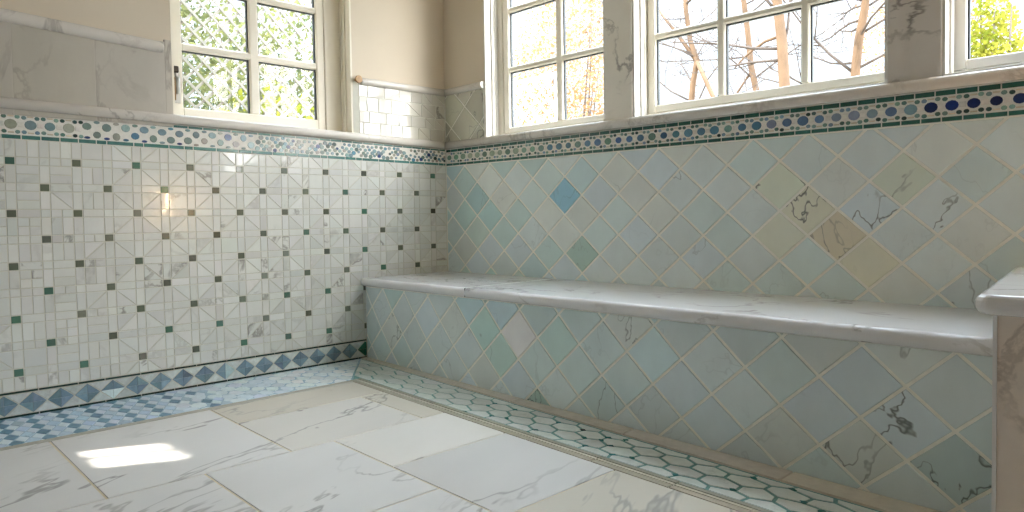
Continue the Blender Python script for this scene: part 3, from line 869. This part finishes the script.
def branch(mb, p, d, L, r, depth, R, spread=.7, up=.15, kids=3):
    pts = [p]; rad = [r]; n = 4
    q = p.copy(); dd = d.copy()
    for i in range(n):
        dd = (dd + Vector((R.gauss(0, .14), R.gauss(0, .14), R.gauss(0, .12) + up*.3))).normalized()
        q = q + dd * L/n; pts.append(q.copy()); rad.append(r*(1 - .62*(i+1)/n))
    mb.tube(pts, rad, 5 if depth > 0 else 4)
    if depth > 0:
        for k in range(kids):
            t = R.uniform(.3, 1.0); i = min(n-1, int(t*n)); b = pts[i].lerp(pts[i+1], t*n - i)
            nd = (dd + Vector((R.gauss(0, spread), R.gauss(0, spread), R.gauss(0, spread*.8) + up))).normalized()
            branch(mb, b, nd, L*R.uniform(.45, .75), max(.003, rad[i]*.55), depth-1, R, spread, up, kids)
def bare_tree(label, trunk, radii, limbs, seed, nb=8, zmin=1.8, L=1.1, mat='bark', tw='twig', group=None):
    R = random.Random(seed)
    base = trunk[0]
    root = tag(empty('bare_tree', base), label, 'tree', group)
    radii = [r*.6 for r in radii]
    mb = MB(); mb.tube(trunk, radii, 9)
    for l, r in limbs: mb.tube(l, [q*.62 for q in r], 7)
    mb.build('trunk', M[mat], root)
    mb = MB()
    P = [Vector(p) for p in trunk]
    for k in range(nb):
        i = R.randrange(0, len(P)-1); t = R.random(); p = P[i].lerp(P[i+1], t)
        if p.z < zmin: p = P[-2].lerp(P[-1], t)
        d = Vector((R.gauss(0, 1), R.gauss(0, .6), R.uniform(-.15, .9))).normalized()
        branch(mb, p, d, L*R.uniform(.6, 1.3), radii[min(i, len(radii)-1)]*.32, 3, R)
    mb.build('branches', M[tw], root)
    return root
Yt = 6.0
bare_tree('tan forked bare tree seen through the lower left panes of the wide window', [(-2.15, Yt, GZ), (-2.10, Yt, 1.2), (-2.05, Yt, 1.95), (-1.99, Yt, 2.55), (-1.92, Yt, 2.88), (-2.02, Yt, 3.15), (-2.09, Yt, 3.6), (-2.09, Yt, 4.6)], [.10, .085, .075, .07, .065, .06, .055, .03],
          [([(-1.92, Yt, 2.86), (-2.08, Yt - .02, 3.1), (-2.30, Yt - .03, 3.4), (-2.7, Yt, 3.9)], [.05, .045, .035, .02]), ([(-1.93, Yt, 2.88), (-1.80, Yt - .05, 2.66), (-1.65, Yt - .08, 2.37), (-1.48, Yt - .1, 2.0), (-1.3, Yt - .1, 1.2), (-1.25, Yt - .1, GZ)], [.05, .05, .05, .055, .06, .07])], 3, 14, 1.8, 1.2)
bare_tree('slim pinkish bare tree seen through the middle pane of the wide window', [(-1.95, 8, GZ), (-2.0, 8, 1.6), (-2.06, 8, 2.64), (-2.16, 8, 3.1), (-2.22, 8, 3.7), (-2.3, 8, 4.3), (-2.4, 8, 5.6)], [.12, .10, .085, .08, .075, .07, .04],
          [([(-2.14, 8, 3.05), (-2.3, 8, 2.85), (-2.5, 8, 2.6), (-2.62, 8, 2.35)], [.03, .028, .024, .02])], 12, 16, 2.2, 1.5)
bare_tree('thickest bare tree trunk seen through the middle pane of the wide window', [(-.18, 5, GZ), (-.20, 5, 1.2), (-.22, 5, 2.18), (-.25, 5, 2.68), (-.29, 5, 3.02), (-.35, 5, 3.5), (-.42, 5, 4.6)], [.12, .11, .10, .098, .09, .08, .05],
          [([(-.30, 5, 2.72), (-.44, 5, 2.70), (-.59, 5, 2.63), (-.70, 5, 2.56), (-.82, 5, 2.46)], [.03, .028, .025, .02, .012])], 21, 12, 2.0, 1.1)
bare_tree('leaning bare tree in dry leaves seen through the right pane of the wide window', [(-.30, 7, GZ), (-.25, 7, 1.5), (-.20, 7, 2.6), (-.16, 7, 2.98), (-.09, 7, 3.35), (.05, 7, 4.6)], [.14, .12, .10, .095, .085, .05], [], 33, 22, 2.0, 1.3)
def shrub(name, label, c, r, n, size, seed, mat, cat='shrub', group=None, asp=.6, hollow=.5, twigs=6):
    root = tag(empty(name, (c[0], c[1], GZ)), label, cat, group)
    mb = MB(); leaves(mb, c, r, n, size, seed, 0, hollow, asp); mb.build('foliage', M[mat], root)
    mb = MB(); R = random.Random(seed + 1)
    for k in range(twigs):
        a = (c[0] + R.gauss(0, .08), c[1] + R.gauss(0, .08), GZ)
        e = (c[0] + R.uniform(-.7, .7)*r[0], c[1] + R.uniform(-.7, .7)*r[1], c[2] + R.uniform(.0, .8)*r[2])
        mid = ((a[0]+e[0])/2, (a[1]+e[1])/2, (a[2]*.45 + e[2]*.55))
        mb.tube([a, mid, e], [.035, .022, .006], 6)
    mb.build('stem', M['twig'], root)
    return root
shrub('dry_leaf_tree', 'tree with dry orange leaves filling the narrower right-hand window', (-4.6, 6.6, 3.0), (1.35, .9, 2.0), 9000, .034, 5, 'leaf_d', 'tree', None, .5, .2, 10)
shrub('dry_leaf_tree', 'tree with sparse dry leaves behind the right pane of the wide window', (.25, 8.4, 3.1), (1.0, .8, 1.7), 4200, .026, 6, 'leaf_d', 'tree', None, .5, .2, 10)
shrub('garden_shrub', 'low dry shrub at the foot of the forked bare tree', (-2.35, 6.6, 1.6), (.7, .5, .85), 2000, .03, 8, 'leaf_d', 'shrub', None, .5, .2, 8)
shrub('leafy_shrub', 'yellow-green leafy bush outside the rightmost window', (1.74, 5, 2.05), (.24, .25, .74), 2600, .026, 9, 'leaf_y', 'bush', None, .6, .3, 6)
# white lattice fence low behind the narrower right-hand window
def lattice(name, label, mat, org, du, w, z0, z1, pitch, sw, frame=.04):
    root = tag(empty(name, org), label, 'trellis')
    o = Vector(org); u = Vector(du).normalized(); up = Vector((0, 0, 1)); nrm = u.cross(up)
    mb = MB()
    H = z1 - z0
    for sgn, off in ((1, 0.0), (-1, .008)):
        k = -H
        while k < w + H:
            s0, s1 = (k, k + H) if sgn > 0 else (k + H, k)
            pl = clip([(s0 - sw*.7, 0), (s0 + sw*.7, 0), (s1 + sw*.7, H), (s1 - sw*.7, H)], region(0, w, 0, H))
            if len(pl) >= 3:
                if area(pl) < 0: pl = pl[::-1]
                mb.prism(pl, 0, .007, lambda a, b, c: tuple(o + u*a + up*(b + z0 - o.z) + nrm*(c + off)))
            k += pitch
    mb.build('lattice', M[mat], root, fix=True)
    mb = MB()
    f = lambda a, c, b: tuple(o + u*a + up*(b - o.z) + nrm*c)
    for a, b in ((-frame, 0), (w, w + frame)): mb.box((a, -.02, GZ), (b, .035, z1), f)
    mb.box((-frame, -.02, z1), (w + frame, .035, z1 + frame), f); mb.box((0, -.015, z0 - frame), (w, .03, z0), f)
    mb.build('frame', M[mat], root, fix=True)
    return root
lattice('garden_trellis', 'weathered diamond lattice trellis outside the left window', 'trel', (-1.25, -1.6, GZ), (0, 1, 0), 2.1, .9, 3.0, .118, .016)
lattice('garden_trellis', 'white lattice fence low outside the narrower right-hand window', 'wtrel', (-2.75, 3.0, GZ), (1, 0, 0), .95, 1.0, 2.27, .17, .018, .03)
for c, r, n, sd, mt, lb in (((-3.0, -.55, 1.7), (.7, .62, 1.9), 8500, 41, 'leaf_g', 'green leafy shrub behind the left part of the lattice trellis'),
                            ((-3.3, .55, 1.6), (.7, .6, 1.5), 6500, 42, 'leaf_g', 'grey-green shrub behind the right part of the lattice trellis'),
                            ((-2.4, .05, 1.2), (.45, .6, .75), 1500, 43, 'leaf_y', 'yellow-leaved shrub low behind the lattice trellis')):
    shrub('leafy_shrub', lb, c, r, n, .030, sd, mt, 'shrub')

# ------------------------------------------------------------------ light
w = bpy.data.worlds.new('sky'); bpy.context.scene.world = w
w.use_nodes = True
nt = w.node_tree; N = nt.nodes.new; L = nt.links.new
bg = nt.nodes['Background']
tc = N('ShaderNodeTexCoord'); dt = N('ShaderNodeVectorMath'); dt.operation = 'DOT_PRODUCT'
dt.inputs[1].default_value = Vector((.88, .42, .30)).normalized()
L(tc.outputs['Generated'], dt.inputs[0])
mx = N('ShaderNodeMath'); mx.operation = 'MAXIMUM'; mx.inputs[1].default_value = 0; L(dt.outputs['Value'], mx.inputs[0])
pw = N('ShaderNodeMath'); pw.operation = 'POWER'; pw.inputs[1].default_value = 7; L(mx.outputs[0], pw.inputs[0])
col = N('ShaderNodeMix'); col.data_type = 'RGBA'; col.inputs[6].default_value = (.74, .85, 1.0, 1); col.inputs[7].default_value = (1, .95, .92, 1)
L(pw.outputs[0], col.inputs[0]); L(col.outputs[2], bg.inputs[0])
# overcast sky: pale at the horizon, much brighter overhead, with a broad glow on the right-hand side
sx = N('ShaderNodeSeparateXYZ'); L(tc.outputs['Generated'], sx.inputs[0])
zm = N('ShaderNodeMath'); zm.operation = 'MAXIMUM'; zm.inputs[1].default_value = 0; L(sx.outputs['Z'], zm.inputs[0])
zp = N('ShaderNodeMath'); zp.operation = 'POWER'; zp.inputs[1].default_value = 2.6; L(zm.outputs[0], zp.inputs[0])
za = N('ShaderNodeMath'); za.operation = 'MULTIPLY_ADD'; za.inputs[1].default_value = 17.0; za.inputs[2].default_value = 1.0; L(zp.outputs[0], za.inputs[0])
st = N('ShaderNodeMath'); st.operation = 'MULTIPLY_ADD'; st.inputs[1].default_value = 13.0
L(pw.outputs[0], st.inputs[0]); L(za.outputs[0], st.inputs[2]); L(st.outputs[0], bg.inputs[1])
sd = bpy.data.lights.new('sun', 'SUN'); sd.energy = 9.0; sd.angle = math.radians(1.2); sd.color = (1, .93, .82)
so = bpy.data.objects.new('sun', sd); C.objects.link(so)
d = Vector((.11, .24, -.264*.839)).normalized()
so.rotation_euler = d.to_track_quat('-Z', 'Y').to_euler(); so.location = (-3, -8, 8)

# ------------------------------------------------------------------ camera
cam = bpy.data.cameras.new('camera'); co = bpy.data.objects.new('camera', cam); C.objects.link(co)
F = Vector((-0.7167698582833031, 0.6964216389955805, -0.035183390900294084)); R = Vector((0.6971734857369306, 0.7167146022829265, -0.0164106568986239)); U = Vector((-0.01378771344173522, 0.036291591493565596, 0.9992461255090823))
mat = Matrix((R, U, -F)).transposed().to_4x4(); mat.translation = Vector((3.37807152, -2.73818918, 0.75298869))
co.matrix_world = mat
cam.sensor_width = 36.0; cam.lens = 36.0 * 716.014 / 1024; cam.shift_y = -12.227 / 1024
cam.clip_start = .02; cam.clip_end = 100
sc = bpy.context.scene
sc.camera = co
sc.view_settings.view_transform = 'Standard'; sc.view_settings.look = 'None'; sc.view_settings.gamma = 1.0; sc.view_settings.use_curve_mapping = False
sc.view_settings.exposure = 0.82
sc.cycles.max_bounces = 10; sc.cycles.diffuse_bounces = 6; sc.cycles.transparent_max_bounces = 12
sc.cycles.use_denoising = True
sc.cycles.sample_clamp_indirect = 6.0
sc.cycles.caustics_reflective = False; sc.cycles.caustics_refractive = False
